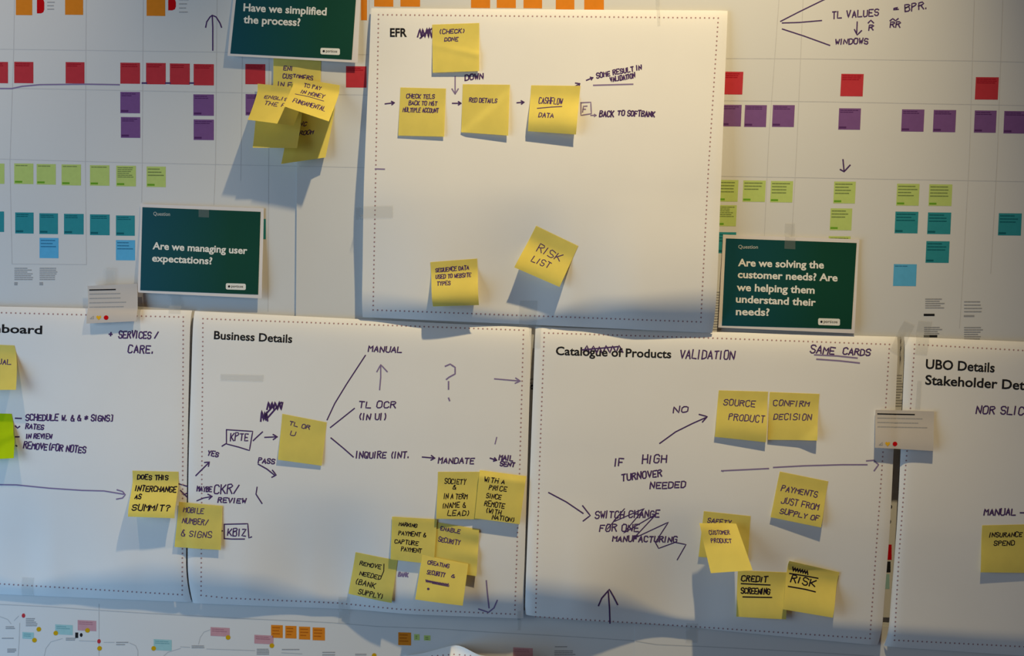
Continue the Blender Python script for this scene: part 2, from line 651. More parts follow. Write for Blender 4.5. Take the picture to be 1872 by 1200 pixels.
ink(jl, JL, [[(389, 92), (389, 50), (388, 28)], [(376, 50), (378, 40), (384, 31), (388, 28), (395, 31), (402, 42), (405, 50)]], 2.4, 'ink', 'pen_arrow')

# right half
for x0, x1, y0, y1 in ((1323, 1359, 131, 172.6), (1538, 1579, 135, 176), (1784, 1826, 141, 182)):
    plabel(square(jr, JR, x0, y0, x1, y1, 'red', 3, lean=-0.05, tagged=False), 'red square')
for x0, x1, y0, y1 in ((1319, 1356, 191.5, 231), (1362, 1402, 192, 232), (1413, 1453, 192, 232), (1534, 1574, 198, 237), (1649, 1690, 200, 240.5),
                       (1707, 1748, 201, 241.5), (1782, 1822, 202, 242.5), (1836, 1878, 203, 244)):
    plabel(square(jr, JR, x0, y0, x1, y1, 'purple', 2, lean=-0.045), 'purple square')
for x0, x1, y0, y1, rw, bg in ((1312, 1350, 329, 368.5, 4, True), (1359, 1400, 330, 369, 3, True), (1409.5, 1450, 331, 370, 4, True), (1525, 1564.5, 332, 372, 4, True),
                               (1518.5, 1558, 381, 421, 3, True), (1640, 1681, 336, 376, 4, True), (1699, 1741, 337, 376.5, 4, True), (1310, 1347, 375, 413.5, 6, False),
                               (1515, 1555, 432, 470, 2, False)):
    plabel(square(jr, JR, x0, y0, x1, y1, 'green', rw, lean=-0.045, tagmat='greentag', big=bg), 'light green square')
for x0, x1, y0, y1 in ((1637, 1679, 387, 426.5), (1696.5, 1739, 388.5, 428), (1826, 1868, 390, 430.5), (1693.5, 1736, 441, 480.5), (1309, 1346, 424.5, 463)):
    plabel(square(jr, JR, x0, y0, x1, y1, 'teal', 3, lean=-0.045, big=True), 'teal square')
plabel(square(jr, JR, 1634, 483, 1676, 523, 'blue', 1, lean=-0.04, tagged=False), 'blue square')
for (x0, y0, x1, y1, r) in ((1692, 545, 1728, 565, 5), (1690, 597, 1722, 612, 4), (1763, 549, 1798, 573, 4), (1763, 597, 1797, 622, 6)):
    vs, fs = textrows(JR, x0, y0, x1, y1, r, 1.9)
    obj('small_print', vs, fs, M['grey'], jr)
for (x0, y0, x1) in ((1690, 576, 1707), (1690, 615, 1712)):
    vs, fs = ribbons([[(x0, y0), (x1, y0)]], 4.2, lambda x, y: JR.at(x, y, 0.00012))
    obj('small_print', vs, fs, M['black'], jr)
vs, fs = ribbons([[(1763, 578), (1780, 578)]], 3.4, lambda x, y: JR.at(x, y, 0.00012))
obj('small_print', vs, fs, M['grey'], jr)
for a in ((1302, 532, 1318, 610, 16, 2.0), (1634, 684, 1652, 745, 12, 2.2), (967, 690, 979, 712, 3, 2.4)):
    vs, fs = textrows(JR, *a)
    obj('small_print', vs, fs, M['grey'], jr)
ink(jr, JR, [[(1427, 39), (1460, 22), (1503, 1), (1540, -16)], [(1430, 42), (1462, 41), (1502, 37.5)], [(1430, 53), (1470, 66), (1517, 83)]], 2.2, 'ink', 'pen_line')
for a in (('TL VALUES', 1521, 34, 12, 86, -4), ('> BPR.', 1634, 24, 13, 64, -8), ('WINDOWS', 1527, 81, 10, 60, -1)):
    ink(jr, JR, hand(*a), 2.4, 'ink')
ink(jr, JR, [[(1567, 40), (1566, 62)], [(1562, 54), (1567, 64), (1575, 56)]], 2.4, 'ink', 'pen_arrow')
ink(jr, JR, [[(1587, 42), (1592, 37), (1597, 42)]] + hand('R', 1588, 55, 10, 9), 2.4, 'ink')
ink(jr, JR, [[(1627, 38), (1632, 34), (1637, 38), (1642, 34)]] + hand('RR', 1627, 50, 10, 19), 2.4, 'ink')
ink(jr, JR, [[(1541, 292), (1543, 313)], [(1536, 310), (1543, 314), (1554, 302)]], 2.6, 'ink', 'pen_arrow')

# ------------------------------------------------------------------ the lower printed flowchart
FL = Surf([(-260, 1058), (1163, 1126), (1158, 1420), (-260, 1400)], lambda u, v, x, z: 0.0046 + undul(x, z, 0.0004))
FR = Surf([(1161, 1126), (2200, 1170), (2190, 1450), (1156, 1420)], lambda u, v, x, z: 0.0050 + undul(x, z, 0.0004))
fl = tag(FL.build('flowchart_print', M['print'], 60, 30), 'white printed flowchart with small pink, mint and orange tags along the bottom of the wall', 'poster')
fr = tag(FR.build('flowchart_print', M['print'], 60, 30), 'blank right-hand end of the printed chart below the two right flip chart sheets', 'poster')
vs, fs = ribbons([[(-40, 1104), (9, 1106), (94, 1110), (145, 1114), (254, 1121), (433, 1131), (547, 1136), (607, 1139), (690, 1146), (796, 1150), (905, 1157), (1036, 1164), (1159, 1172)]],
                 1.5, lambda x, y: FL.at(x, y, 0.0001), 25)
obj('frame_line', vs, fs, M['line2'], fl)
vs, fs = ribbons([[(1163, 1173), (1200, 1179), (1293, 1183), (1482, 1193), (1900, 1220)]], 1.5, lambda x, y: FR.at(x, y, 0.0001), 25)
obj('frame_line', vs, fs, M['line2'], fr)
for q, c in (((101, 1142, 133, 1160), 'mint'), ((41, 1156, 62, 1168), 'mint'), ((281, 1169, 314, 1189), 'mint'), ((142, 1134, 176, 1153), 'pink'),
             ((385, 1147, 420, 1163), 'pink'), ((465, 1161, 500, 1177), 'pink'), ((938, 1184, 974, 1206), 'pink')):
    x0, y0, x1, y1 = q
    o = square(fl, FL, x0, y0, x1, y1, c, 2, tagged=False, slope=0.05, part='printed_tag')
    plabel(o, 'small %s tag' % ('pale mint' if c == 'mint' else 'dusty pink'))
for x0, y0, x1, y1 in ((495.5, 1143, 517, 1166.5), (521.5, 1144.5, 542, 1167.5), (546.5, 1146, 567, 1169.5), (571.5, 1147.5, 594, 1171), (728, 1156.5, 751.5, 1180)):
    plabel(square(fl, FL, x0, y0, x1, y1, 'orange', 3, tagged=False, slope=0.03, part='printed_square', big=True), 'small orange square')
for x0, y0, x1, y1 in ((757, 1160, 767, 1171), (775, 1162, 787, 1171.5)):
    plabel(square(fl, FL, x0, y0, x1, y1, 'green', 2, tagged=False, slope=0.03, part='printed_tag'), 'tiny green tag')
for x, y in ((71, 1151), (63, 1171), (102, 1158), (160, 1153), (182, 1186), (281, 1186), (417, 1166), (497, 1181), (684, 1199)):
    vs, fs = disc(FL, x, y, 4.3, 4.3, 0.0002)
    plabel(obj('printed_marker', vs, fs, M['gold'], fl), 'gold round marker')
for x, y in ((43, 1126), (181, 1173)):
    vs, fs = disc(FL, x, y, 3.2, 4.0, 0.0002)
    plabel(obj('printed_marker', vs, fs, M['red'], fl), 'red round marker')
vs, fs, mi = join([(patch(FL, [(137.5, 1157), (143, 1157), (143, 1167), (137.5, 1167)]), 0), (disc(FL, 148.5, 1161.5, 2.6, 3.6), 0)])
plabel(obj('printed_marker', vs, fs, M['black'], fl), 'black figure symbol')
flow = [[(80, 1204), (84, 1186), (93, 1174), (114, 1168)], [(145, 1172), (176, 1173)], [(190, 1175), (209, 1175)], [(237, 1176), (248, 1181), (252, 1190), (252, 1206)],
        [(181, 1105), (181, 1206)], [(330, 1183), (347, 1184)], [(378, 1187), (466, 1190)], [(363, 1178), (366, 1166), (373, 1156), (384, 1152)], [(515, 1194), (552, 1196)],
        [(295, 1204), (307, 1193), (330, 1186)], [(0, 1128), (14, 1133), (20, 1141)], [(26, 1135), (34, 1127)], [(36, 1140), (35, 1172), (33, 1204)]]
for ln in flow:
    vs, fs = ribbons([ln], 1.3, lambda x, y: FL.at(x, y, 0.0001), 8)
    obj('flow_line', vs, fs, M['line2'], fl)
for a, b, c, d, r in (
                   ((121, 1166, 138, 1172, 2), (213, 1173, 234, 1181, 2), (11, 1145, 29, 1151, 2), (48, 1130, 69, 1146, 5), (14, 1186, 30, 1194, 3), (4, 1165, 29, 1170, 1),
                    (351, 1180, 377, 1186, 2), (470, 1186, 496, 1198, 4), (516, 1186, 554, 1190, 1), (590, 1191, 616, 1200, 2), (650, 1195, 672, 1202, 2),
                    (1015, 1181, 1040, 1185, 1), (1014, 1189, 1054, 1202, 4))):
    vs, fs = textrows(FL, a, b, c, d, r, 1.8, 0.2)
    obj('small_print', vs, fs, M['grey'], fl)


# ------------------------------------------------------------------ the flip chart sheets
def interp(tab, u):
    if u <= tab[0][0]:
        return tab[0][1]
    for (a, x), (b, y) in zip(tab, tab[1:]):
        if u <= b:
            return x + (y - x) * sstep((u - a) / (b - a))
    return tab[-1][1]


def sheet_depth(base, h, top, edge, belly, band, sides=(0.0, 0.0), tau=0.016):
    """a sheet taped to the wall: rises from its top edge, bellies out and comes back towards the wall at the bottom.
    edge(u): distance of the bottom edge, belly(u): extra distance of the belly, band(u): height of the part that bends back"""
    bm = sum(interp(belly, i / 20) for i in range(21)) / 21

    def d(u, v, x, z):
        t = v * h
        rise = 1 - math.exp(-t / tau)
        e, b, w = interp(edge, u), interp(belly, u), interp(band, u)
        b = bm + (b - bm) * sstep((v - 0.55) / 0.4)
        s = min(1.0, max(0.0, (t - (h - w)) / w))
        out = base + top * rise * (1 - 0.6 * sstep(v * 1.2)) * (1 - s * s) + e * sstep((v - 0.4) / 0.58) + b * sstep(v / 0.62) * (1 - 0.3 * sstep((v - 0.6) / 0.4)) * (1 - s * s)
        out -= 0.0 if not sides[0] else sides[0] * math.exp(-u / 0.012)
        out -= 0.0 if not sides[1] else sides[1] * math.exp(-(1 - u) / 0.012)
        out += 0.0009 * math.sin(u * 9 + v * 4) * v * (1 - v) * 4 * 0.5
        return max(0.0052, out)
    return d


SH = {}
SHO = {}


def sheet(key, corners, dfun, label, dots, nu=90, nv=110, zoff=None):
    s = Surf(corners, dfun, zoff)
    o = tag(s.build('flip_chart_sheet', M['sheet'], nu, nv), label, 'paper sheet', 'large flip chart sheets')
    SH[key], SHO[key] = s, o
    dotted(o, s, dots)
    return s, o


mm = 0.001
# the upper sheet
efr, efo = sheet('efr', [(679, 15), (1330, 20), (1302, 609), (663, 580)],
                 sheet_depth(0.0068, 0.50, 3 * mm, [(0, 3 * mm), (0.2, 7 * mm), (0.46, 1 * mm), (0.8, 7 * mm), (1, 4 * mm)],
                             [(0, 9 * mm), (0.2, 11 * mm), (0.47, 4 * mm), (0.62, 15 * mm), (0.8, 24 * mm), (1, 26 * mm)],
                             [(0, 0.045), (0.25, 0.035), (0.47, 0.02), (0.7, 0.055), (1, 0.072)], (0, 1.2 * mm)),
                 'upper flip chart sheet with six yellow notes, above the Business Details sheet',
                 [(692, 27), (1313, 33), (1295, 310), (1281, 589), (682, 567), (687, 310), (692, 27)])
# the lower row
das, dao = sheet('das', [(-260, 555), (351, 568), (350, 1101), (-260, 1078)],
                 sheet_depth(0.0070, 0.45, 7 * mm, [(0, 4 * mm), (0.25, 2 * mm), (0.43, 0.3 * mm), (0.52, 0.3 * mm), (0.8, 0.5 * mm), (1, 0.8 * mm)],
                             [(0, 14 * mm), (0.3, 10 * mm), (0.43, 6 * mm), (0.51, 5 * mm), (0.62, 10 * mm), (0.85, 18 * mm), (1, 21 * mm)],
                             [(0, 0.06), (0.43, 0.035), (0.51, 0.025), (0.7, 0.05), (0.9, 0.07), (1, 0.07)], (0, 1.5 * mm)),
                 'flip chart sheet headed dashboard at the left edge, with a lime note on it',
                 [(-100, 569), (3, 572), (157, 576), (335, 580), (334, 861), (333, 1088), (100, 1074), (-100, 1062)])
bus, buo = sheet('bus', [(356, 569), (972, 599), (957, 1131), (353, 1103)],
                 sheet_depth(0.0070, 0.45, 7 * mm, [(0, 0.8 * mm), (0.2, 0.6 * mm), (0.42, 0.3 * mm), (0.46, 0.3 * mm), (0.7, 11 * mm), (1, 11 * mm)],
                             [(0, 21 * mm), (0.15, 19 * mm), (0.36, 7 * mm), (0.44, 5 * mm), (0.6, 13 * mm), (0.8, 18 * mm), (1, 17 * mm)],
                             [(0, 0.07), (0.2, 0.06), (0.44, 0.025), (0.65, 0.045), (1, 0.05)], (1.5 * mm, 1.5 * mm)),
                 'flip chart sheet headed Business Details with a question mark drawn at upper right',
                 [(957, 604), (371, 583), (369, 860), (367.5, 1089), (415, 1094), (617, 1103), (725, 1114), (941, 1123.5), (950, 858), (957, 604)])
cat, cao = sheet('cat', [(979, 598), (1640, 616), (1604, 1180), (960, 1124)],
                 sheet_depth(0.0078, 0.49, 7 * mm, [(0, 13 * mm), (0.12, 13 * mm), (0.43, 0.4 * mm), (0.5, 0.4 * mm), (0.6, 2 * mm), (1, 3 * mm)],
                             [(0, 26 * mm), (0.12, 24 * mm), (0.46, 6 * mm), (0.7, 14 * mm), (1, 14 * mm)],
                             [(0, 0.08), (0.2, 0.075), (0.46, 0.02), (0.7, 0.04), (1, 0.045)], (3 * mm, 1.5 * mm)),
                 'flip chart sheet headed Products with the heading overwritten, right of Business Details',
                 [(995, 609), (1320, 619), (1626, 630), (1612, 860), (1590, 1168), (1280, 1147), (979, 1128), (986, 860), (995, 609)])
ubo, ubo_o = sheet('ubo', [(1653, 616), (2240, 640), (2200, 1222), (1616, 1181)],
                   sheet_depth(0.0074, 0.50, 7 * mm, [(0, 1 * mm), (0.5, 1 * mm), (1, 1 * mm)],
                             [(0, 14 * mm), (0.5, 14 * mm), (1, 14 * mm)],
                             [(0, 0.045), (0.5, 0.045), (1, 0.045)], (3 * mm, 0)),
                   'flip chart sheet headed UBO Details at the right edge',
                   [(1960, 646), (1672, 630), (1665, 738), (1655, 860), (1643, 1020), (1635, 1171), (1872, 1183), (1960, 1188)])
# the curled corner of a further sheet at the bottom
low, loo = sheet('low', [(736, 1200), (934, 1203), (934, 1440), (736, 1440)],
                 lambda u, v, x, z: 0.0085 + (0.030 * sstep((u - 0.45) / 0.3)) * (1 - 0.5 * sstep(v * 3)) + 0.02 * sstep(v * 5),
                 'curled top corner of a flip chart sheet poking up at the bottom edge',
                 [(752, 1206), (790, 1200), (830, 1197), (870, 1200)], 60, 60,
                 zoff=lambda u, v: 0.0125 * math.exp(-((u - 0.52) / 0.27) ** 2) * (1 - v))

# gap marks of the print between the two right sheets
vs, fs, mi = join([(patch(JR, [(1612, 996), (1630, 996), (1630, 1024), (1612, 1024)]), 0)])
plabel(obj('printed_square', vs, fs, M['red2'], jr), 'red sliver in the gap')
for vs, fs in (patch(JR, [(1610, 1027), (1628, 1027), (1628, 1047), (1610, 1047)]), disc(JR, 1624, 954, 5, 5), disc(JR, 1628, 927, 3, 4), disc(JR, 973, 708, 3, 5)):
    plabel(obj('printed_marker', vs, fs, M['black'], jr), 'black mark in the gap')
vs, fs, mi = join([(patch(JR, [(1608, 1050), (1626, 1050), (1626, 1077), (1608, 1077)]), 0)])
plabel(obj('printed_square', vs, fs, M['mint'], jr), 'pale green sliver in the gap')

# ---- titles printed on the sheets
printed(efo, efr, 'EFR', 713, 67, 744, 67, 15, 'black', 'title_text', 0.03)
printed(dao, das, 'Dashboard', -62, 606, 77, 611, 15, 'black', 'title_text', 0.022)
printed(buo, bus, 'Business Details', 391, 620, 534, 627, 14.5, 'black', 'title_text', 0.022)
printed(cao, cat, 'Catalogue of Products', 1016, 649, 1227, 655, 15, 'black', 'title_text', 0.022)
printed(ubo_o, ubo, 'UBO Details', 1692, 674, 1818, 681, 17, 'black', 'title_text', 0.022)
printed(ubo_o, ubo, 'Stakeholder Details', 1691, 703, 1906, 715, 17, 'black', 'title_text', 0.022)

# ---- hand-drawn marks on the upper sheet
ink(efo, efr, scribble(764, 52, 792, 69, 9) + [[(768, 70), (790, 52)], [(772, 66), (784, 54)]], 2.8, 'ink', 'scribble')
ink(efo, efr, arrow(832, 140, 832, 172, 11), 2.4, 'ink_faint', 'pen_arrow')
ink(efo, efr, hand('DOWN', 850, 147, 10, 34, -4), 2.4)
for a in ((704, 190, 721, 188), (827, 189, 843, 189), (945, 188, 958, 187)):
    ink(efo, efr, arrow(*a, 6), 2.4, 'ink', 'pen_arrow')
ink(efo, efr, [[(1038, 168), (1048, 160), (1060, 153)], [(1052, 152), (1060, 153), (1058, 160)]], 2.4, 'ink', 'pen_arrow')
ink(efo, efr, arrow(1072, 147, 1084, 142, 5) + hand('SOME RESULT IN', 1091, 143, 9, 84, -11) + hand('VALIDATION', 1116, 150, 9, 46, -10), 2.4)
ink(efo, efr, [[(1085, 156), (1157, 154)]], 2.6, 'ink_faint', 'pen_line')
ink(efo, efr, [[(1062, 188), (1080, 187), (1081, 208), (1062, 211), (1062, 188)]] + hand('F', 1065, 205, 11, 8) + arrow(1080, 211, 1090, 211, 4), 2.2, 'ink_faint', 'handwriting')
ink(efo, efr, hand('BACK', 1096, 213, 11, 26, 1) + hand('TO', 1129, 211, 9, 13) + hand('SOFTBANK', 1147, 212, 10, 50, 2), 2.5)
ink(efo, efr, [[(686, 309), (703, 309.5)]], 2.4, 'ink_faint', 'pen_line')

# ---- dashboard sheet
ink(dao, das, hand('+', 199, 616, 9) + hand('SERVICES /', 217, 618, 13, 72, 1), 2.6)
ink(dao, das, hand('CARE.', 234, 645, 14, 48, 1), 2.6)
ink(dao, das, [[(28, 765), (39, 765.5)], [(28, 779), (32, 783), (36, 780)], [(28, 799), (35, 799)], [(29, 815), (31, 816)]], 2.6, 'ink', 'pen_line')
ink(dao, das, hand('SCHEDULE W, & & # SIGNS]'.replace('#', '*'), 47, 769, 11, 160, 0.5), 2.5)
ink(dao, das, hand('RATES', 47, 784, 9, 33, 3), 2.4)
ink(dao, das, hand('IN REVIEW', 48, 802, 9, 47, 0.5), 2.4)
ink(dao, das, hand('REMOVE(FOR NOTES', 43, 820, 12, 114, 4.5), 2.5)
ink(dao, das, [[(-40, 886), (30, 887), (90, 893), (150, 897), (190, 898), (226, 904)], [(214, 896), (224, 899), (229, 905), (224, 911), (213, 913)]], 2.4, 'ink_faint', 'pen_arrow')
ink(dao, das, [[(327, 885), (344, 890)], [(330, 897), (345, 912)], [(336, 905), (346, 900)]], 2.2, 'ink', 'pen_line')

# ---- business sheet
ink(buo, bus, [[(598, 768), (612, 738), (634, 702), (668, 650)], [(604, 782), (628, 763), (648, 747)], [(605, 801), (628, 820), (646, 836)]], 2.3, 'ink', 'pen_line')
ink(buo, bus, hand('MANUAL', 673, 643, 11, 62, 1.5), 2.4)
ink(buo, bus, [[(694, 713), (696, 690), (696, 668)], [(689, 680), (696, 667), (708, 680)]], 2.4, 'ink_faint', 'pen_arrow')
ink(buo, bus, [[(814, 670), (823, 666), (832, 672), (832, 684), (821, 690), (816, 694)], [(820, 698), (820, 712)], [(820, 728), (822, 733)]], 2.8, 'ink_faint', 'handwriting')
ink(buo, bus, arrow(904, 693, 951, 697, 10, 0.5), 2.4, 'ink_faint', 'pen_arrow')
ink(buo, bus, hand('TL OCR', 656, 746, 12, 68, 0), 2.4)
ink(buo, bus, hand('(IN UI)', 655, 768, 12, 53, 0), 2.4)
ink(buo, bus, scribble(477, 752, 490, 770, 6) + scribble(488, 736, 516, 750, 9) + [[(486, 768), (514, 736)], [(480, 764), (500, 742)]], 3.2, 'ink', 'scribble')
ink(buo, bus, [[(414, 786), (462, 789), (456, 824), (437, 818), (414, 812), (414, 786)]] + hand('KPTE', 421, 806, 14, 33, 0), 2.2, 'ink', 'handwriting')
ink(buo, bus, [[(463, 806), (468, 801), (480, 790)]] + arrow(484, 800, 507, 799, 9), 2.4, 'ink', 'pen_arrow')
ink(buo, bus, [[(358, 870), (370, 858), (382, 846)], [(374, 846), (383, 845), (381, 853)], [(406, 816), (414, 811)]] + hand('YES', 379, 833, 9, 20, 10), 2.4, 'ink', 'pen_arrow')
ink(buo, bus, hand('PASS', 472, 846, 9, 30, 5) + [[(472, 849), (488, 858), (503, 870)], [(498, 860), (505, 869), (497, 873)]], 2.4, 'ink', 'handwriting')
ink(buo, bus, hand('INQUIRE (INT.', 651, 838, 12, 98, 0), 2.4)
ink(buo, bus, arrow(772, 836, 795, 838, 8), 2.4, 'ink', 'pen_arrow')
ink(buo, bus, hand('MANDATE', 801, 847, 11, 66, 1), 2.4)
ink(buo, bus, arrow(896, 838, 908, 842, 6) + hand('MAIL', 912, 841, 9, 26, 4) + hand('SENT', 914, 852, 8, 27, 4), 2.6)
ink(buo, bus, [[(908, 800), (905, 812)]], 2.2, 'ink_faint', 'pen_line')
ink(buo, bus, hand('MAYBE', 360, 898, 9, 27, 4), 2.4)
ink(buo, bus, hand('CKR/', 391, 903, 16, 46, 0), 2.4)
ink(buo, bus, hand('REVIEW', 398, 919, 9, 52, 2), 2.4)
ink(buo, bus, [[(470, 891), (468, 904), (479, 921)]] + [[(360, 916), (372, 911), (388, 908)], [(380, 904), (388, 908), (382, 913)]], 2.2, 'ink', 'pen_line')
ink(buo, bus, [[(410, 959), (453, 958), (455, 984), (460, 982)], [(410, 985), (424, 986), (447, 986)], [(410, 959), (410, 985)]] + hand('KBIZ', 416, 980, 14, 34, 0) + [[(402, 971), (407, 971)]], 2.2, 'ink', 'handwriting')
ink(buo, bus, [[(889, 1062), (891, 1085), (894, 1112)], [(875, 1114), (893, 1120), (903, 1112), (909, 1098)]], 2.6, 'ink_faint', 'pen_arrow')
ink(buo, bus, hand('BANK', 728, 1054, 8, 18, 4), 2.2, 'ink_faint')

# ---- catalogue sheet
ink(cao, cat, scribble(1066, 633, 1138, 646, 12) + [[(1064, 640), (1130, 634)]], 2.6, 'ink', 'scribble')
ink(cao, cat, hand('VALIDATION', 1243, 655, 15, 100, 1.5), 2.5, 'ink')
ink(cao, cat, hand('SAME', 1481, 645, 14, 45, 5), 2.6)
ink(cao, cat, hand('CARDS', 1541, 648, 12, 50, 3), 2.6)
ink(cao, cat, [[(1489, 649), (1530, 651), (1567, 655)], [(1493, 657), (1535, 660), (1571, 664)]], 2.8, 'ink_faint', 'pen_line')
ink(cao, cat, hand('NO', 1231, 755, 11, 27, -4), 2.4)
ink(cao, cat, [[(1206, 811), (1235, 790), (1265, 775), (1292, 763)], [(1278, 758), (1293, 762), (1284, 772)]], 2.4, 'ink', 'pen_arrow')
for a in (('IF', 1123, 852, 15, 17, 0), ('HIGH', 1174, 848, 15, 45, -2), ('TURNOVER', 1137, 880, 13, 74, -7), ('NEEDED', 1188, 894, 12, 66, -2)):
    ink(cao, cat, hand(*a), 2.6)
ink(cao, cat, [[(1319, 861), (1322, 862)], [(1322, 861), (1365, 859), (1405, 857)], [(1414, 855), (1470, 852), (1540, 850), (1585, 850)], [(1584, 843), (1597, 842), (1606, 850), (1598, 861)]], 2.6, 'ink_faint', 'pen_arrow')
ink(cao, cat, [[(1003, 901), (1035, 918), (1066, 939)], [(1065, 925), (1079, 943), (1066, 953)]], 2.4, 'ink', 'pen_arrow')
ink(cao, cat, hand('SWITCH CHANGE', 1088, 948, 13, 118, -1) + hand('FOR ONE', 1096, 972, 13, 72, 0) + hand('MANUFACTURING', 1120, 990, 11, 118, 1), 2.4)
ink(cao, cat, [[(1110, 968), (1142, 930), (1120, 955), (1178, 930), (1140, 975), (1200, 940), (1158, 985), (1222, 955), (1198, 992), (1204, 1003), (1234, 992), (1254, 996), (1238, 1024)]], 1.9, 'ink', 'scribble')
ink(cao, cat, [[(1115, 1140), (1114, 1110), (1112, 1082)], [(1094, 1108), (1100, 1094), (1114, 1078), (1122, 1092), (1129, 1106)]], 2.6, 'ink', 'pen_arrow')

# ---- right sheet
ink(ubo_o, ubo, hand('NOR SLICE', 1784, 756, 14, 100, 2), 2.6)
ink(ubo_o, ubo, hand('MANUAL', 1799, 942, 12, 58, 0) + [[(1865, 938), (1880, 938)]], 2.6)


# ------------------------------------------------------------------ sticky notes
def note(corners, base, lines, label, lift=(3, 3), off=0.4, prof='s', mat='yellow', extra=None, inkmat='ink', ink_w=0.020, group='yellow sticky notes', start=0.16, raw=None):
    """a square sticky note: its glued top strip lies on the base, the rest lifts away; lift in mm at bottom left and right"""
    def d(u, v, x, z):
        t = max(0.0, (v - start) / (1 - start))
        if prof == 's':
            f = sstep(t)
        elif prof == 'o':          # out, then hanging back a little
            f = sstep(min(1, t * 1.25)) - 0.22 * max(0, t - 0.75) * 4 * max(0, t - 0.75) * 4
        else:
            f = t ** prof
        L = lift[0] + (lift[1] - lift[0]) * u
        e = extra(u, v) if extra else 0.0
        return base.depth(x, z) + (off + L * f + e) * mm
    s = Surf(corners, d)
    o = tag(s.build('sticky_note', M[mat], 22, 22, 0.00016), label, 'sticky note', group)
    strokes = []
    for ln in lines:
        t, u0, u1, vb, h = ln[:5]
        strokes += hand(t, u0, vb - 0.06 * h, h * 0.88, (u1 - u0) * 0.97, ln[5] if len(ln) > 5 else 0, jit=0.05)
    strokes += raw or []
    if strokes:
        vs, fs = ribbons(strokes, ink_w, lambda x, y: s.P(x, y, INK_OFF), 0.05)
        obj('handwriting', vs, fs, M[inkmat], o)
    return s, o


def q(*a):
    return [(a[0], a[1]), (a[2], a[3]), (a[4], a[5]), (a[6], a[7])]


# on the upper sheet
crease = lambda u, v: 1.1 * math.exp(-((v - 0.42 - 0.25 * u) / 0.06) ** 2) * (0.4 + u) * 0.7
note(q(790, 45, 876, 42, 876, 130, 791, 133), efr, [('(CHECK)', 0.14, 0.72, 0.20, 0.10), ('DONE', 0.26, 0.56, 0.36, 0.09)],
     'slightly creased yellow note at the top of the upper sheet, partly over a scribble', (2.5, 3.5), 0.4, 's', extra=crease)
note(q(732, 160, 815, 162, 812, 250, 728, 248), efr,
     [('CHECK TELS', 0.14, 0.78, 0.22, 0.10), ('BACK TO M&T', 0.20, 0.84, 0.36, 0.10), ('MULTIPLE ACCOUNT', 0.08, 0.88, 0.51, 0.10)],
     'yellow note with three written lines, leftmost in the row on the upper sheet', (1.5, 2.5))
note(q(846, 154, 932, 155, 929, 248, 843, 242), efr, [('RED DETAILS', 0.15, 0.76, 0.37, 0.10)],
     'yellow note with one written line, middle of the row on the upper sheet', (0.6, 2.5), 0.4,
     extra=lambda u, v: 2.2 * sstep((v * 1.1 - (1 - u) * 1.0 - 0.0) / 0.25) * 0.8)
note(q(971, 156, 1061, 157, 1053, 246, 965, 240), efr, [('CASHFLOW', 0.18, 0.68, 0.40, 0.15), ('DATA', 0.20, 0.52, 0.70, 0.12)],
     'lifting yellow note with underlined word, rightmost in the row on the upper sheet', (8, 10), 0.4, 'o',
     raw=[[(0.16, 0.50), (0.45, 0.46), (0.66, 0.44)]])
note(q(786.6, 479.5, 872, 473, 875.6, 558, 791.5, 560.6), efr, [('SEQUENCE DATA', 0.10, 0.84, 0.24, 0.10, -1), ('USED TO WEBSITE', 0.10, 0.88, 0.39, 0.10), ('TYPES', 0.12, 0.42, 0.54, 0.10)],
     'yellow note at the bottom of the upper sheet, left of the tilted note', (11, 12), 0.4, 'o')
note(q(980, 413, 1057, 450, 1023, 525, 940, 489), efr, [('RISK', 0.24, 0.80, 0.50, 0.20), ('LIST', 0.24, 0.66, 0.74, 0.15)],
     'strongly tilted yellow note near the bottom of the upper sheet', (17, 12), 0.4, 's', start=0.25)

# the cluster below the green poster at top
note(q(500, 100, 587, 106, 584, 198, 499, 192), JR, [('ENI', 0.22, 0.42, 0.30, 0.09), ('CUSTOMERS', 0.20, 0.86, 0.46, 0.10), ('IN F', 0.10, 0.40, 0.63, 0.11)],
     'shaded yellow note just under the top green poster, behind its cluster', (1, 2), 0.4)
note(q(530, 205, 612, 197, 595, 288, 514, 300), JR, [('INC', 0.2, 0.42, 0.30, 0.09), ('B ROOM', 0.16, 0.62, 0.48, 0.09)],
     'lowest shaded yellow note in the cluster under the top green poster', (20, 10), 0.8, 1.2)
note(q(467, 180, 553, 182, 543, 271, 462, 270), JL, [], 'shaded yellow note at the lower left of the cluster under the top poster', (27, 27), 3.0, 1.2)
note(q(471, 153, 556, 162, 537, 230, 453, 219), JL, [('ENGLISH', 0.18, 0.80, 0.36, 0.10, 0.5), ('THE FC', 0.22, 0.80, 0.54, 0.12)],
     'bright yellow note at the left of the cluster under the top green poster', (38, 38), 5.0, 1.15)
note(q(536, 141.5, 621, 156, 601, 222, 517.5, 194), JL, [('TO PAY', 0.24, 0.62, 0.22, 0.12), ('IN MONEY', 0.22, 0.74, 0.44, 0.14), ('FUNDAMENTAL', 0.14, 0.86, 0.78, 0.15)],
     'bright yellow front note of the cluster under the top green poster, tilted clockwise', (46, 43), 8.0, 1.15, raw=[[(0.12, 0.50), (0.40, 0.48), (0.74, 0.50)]])

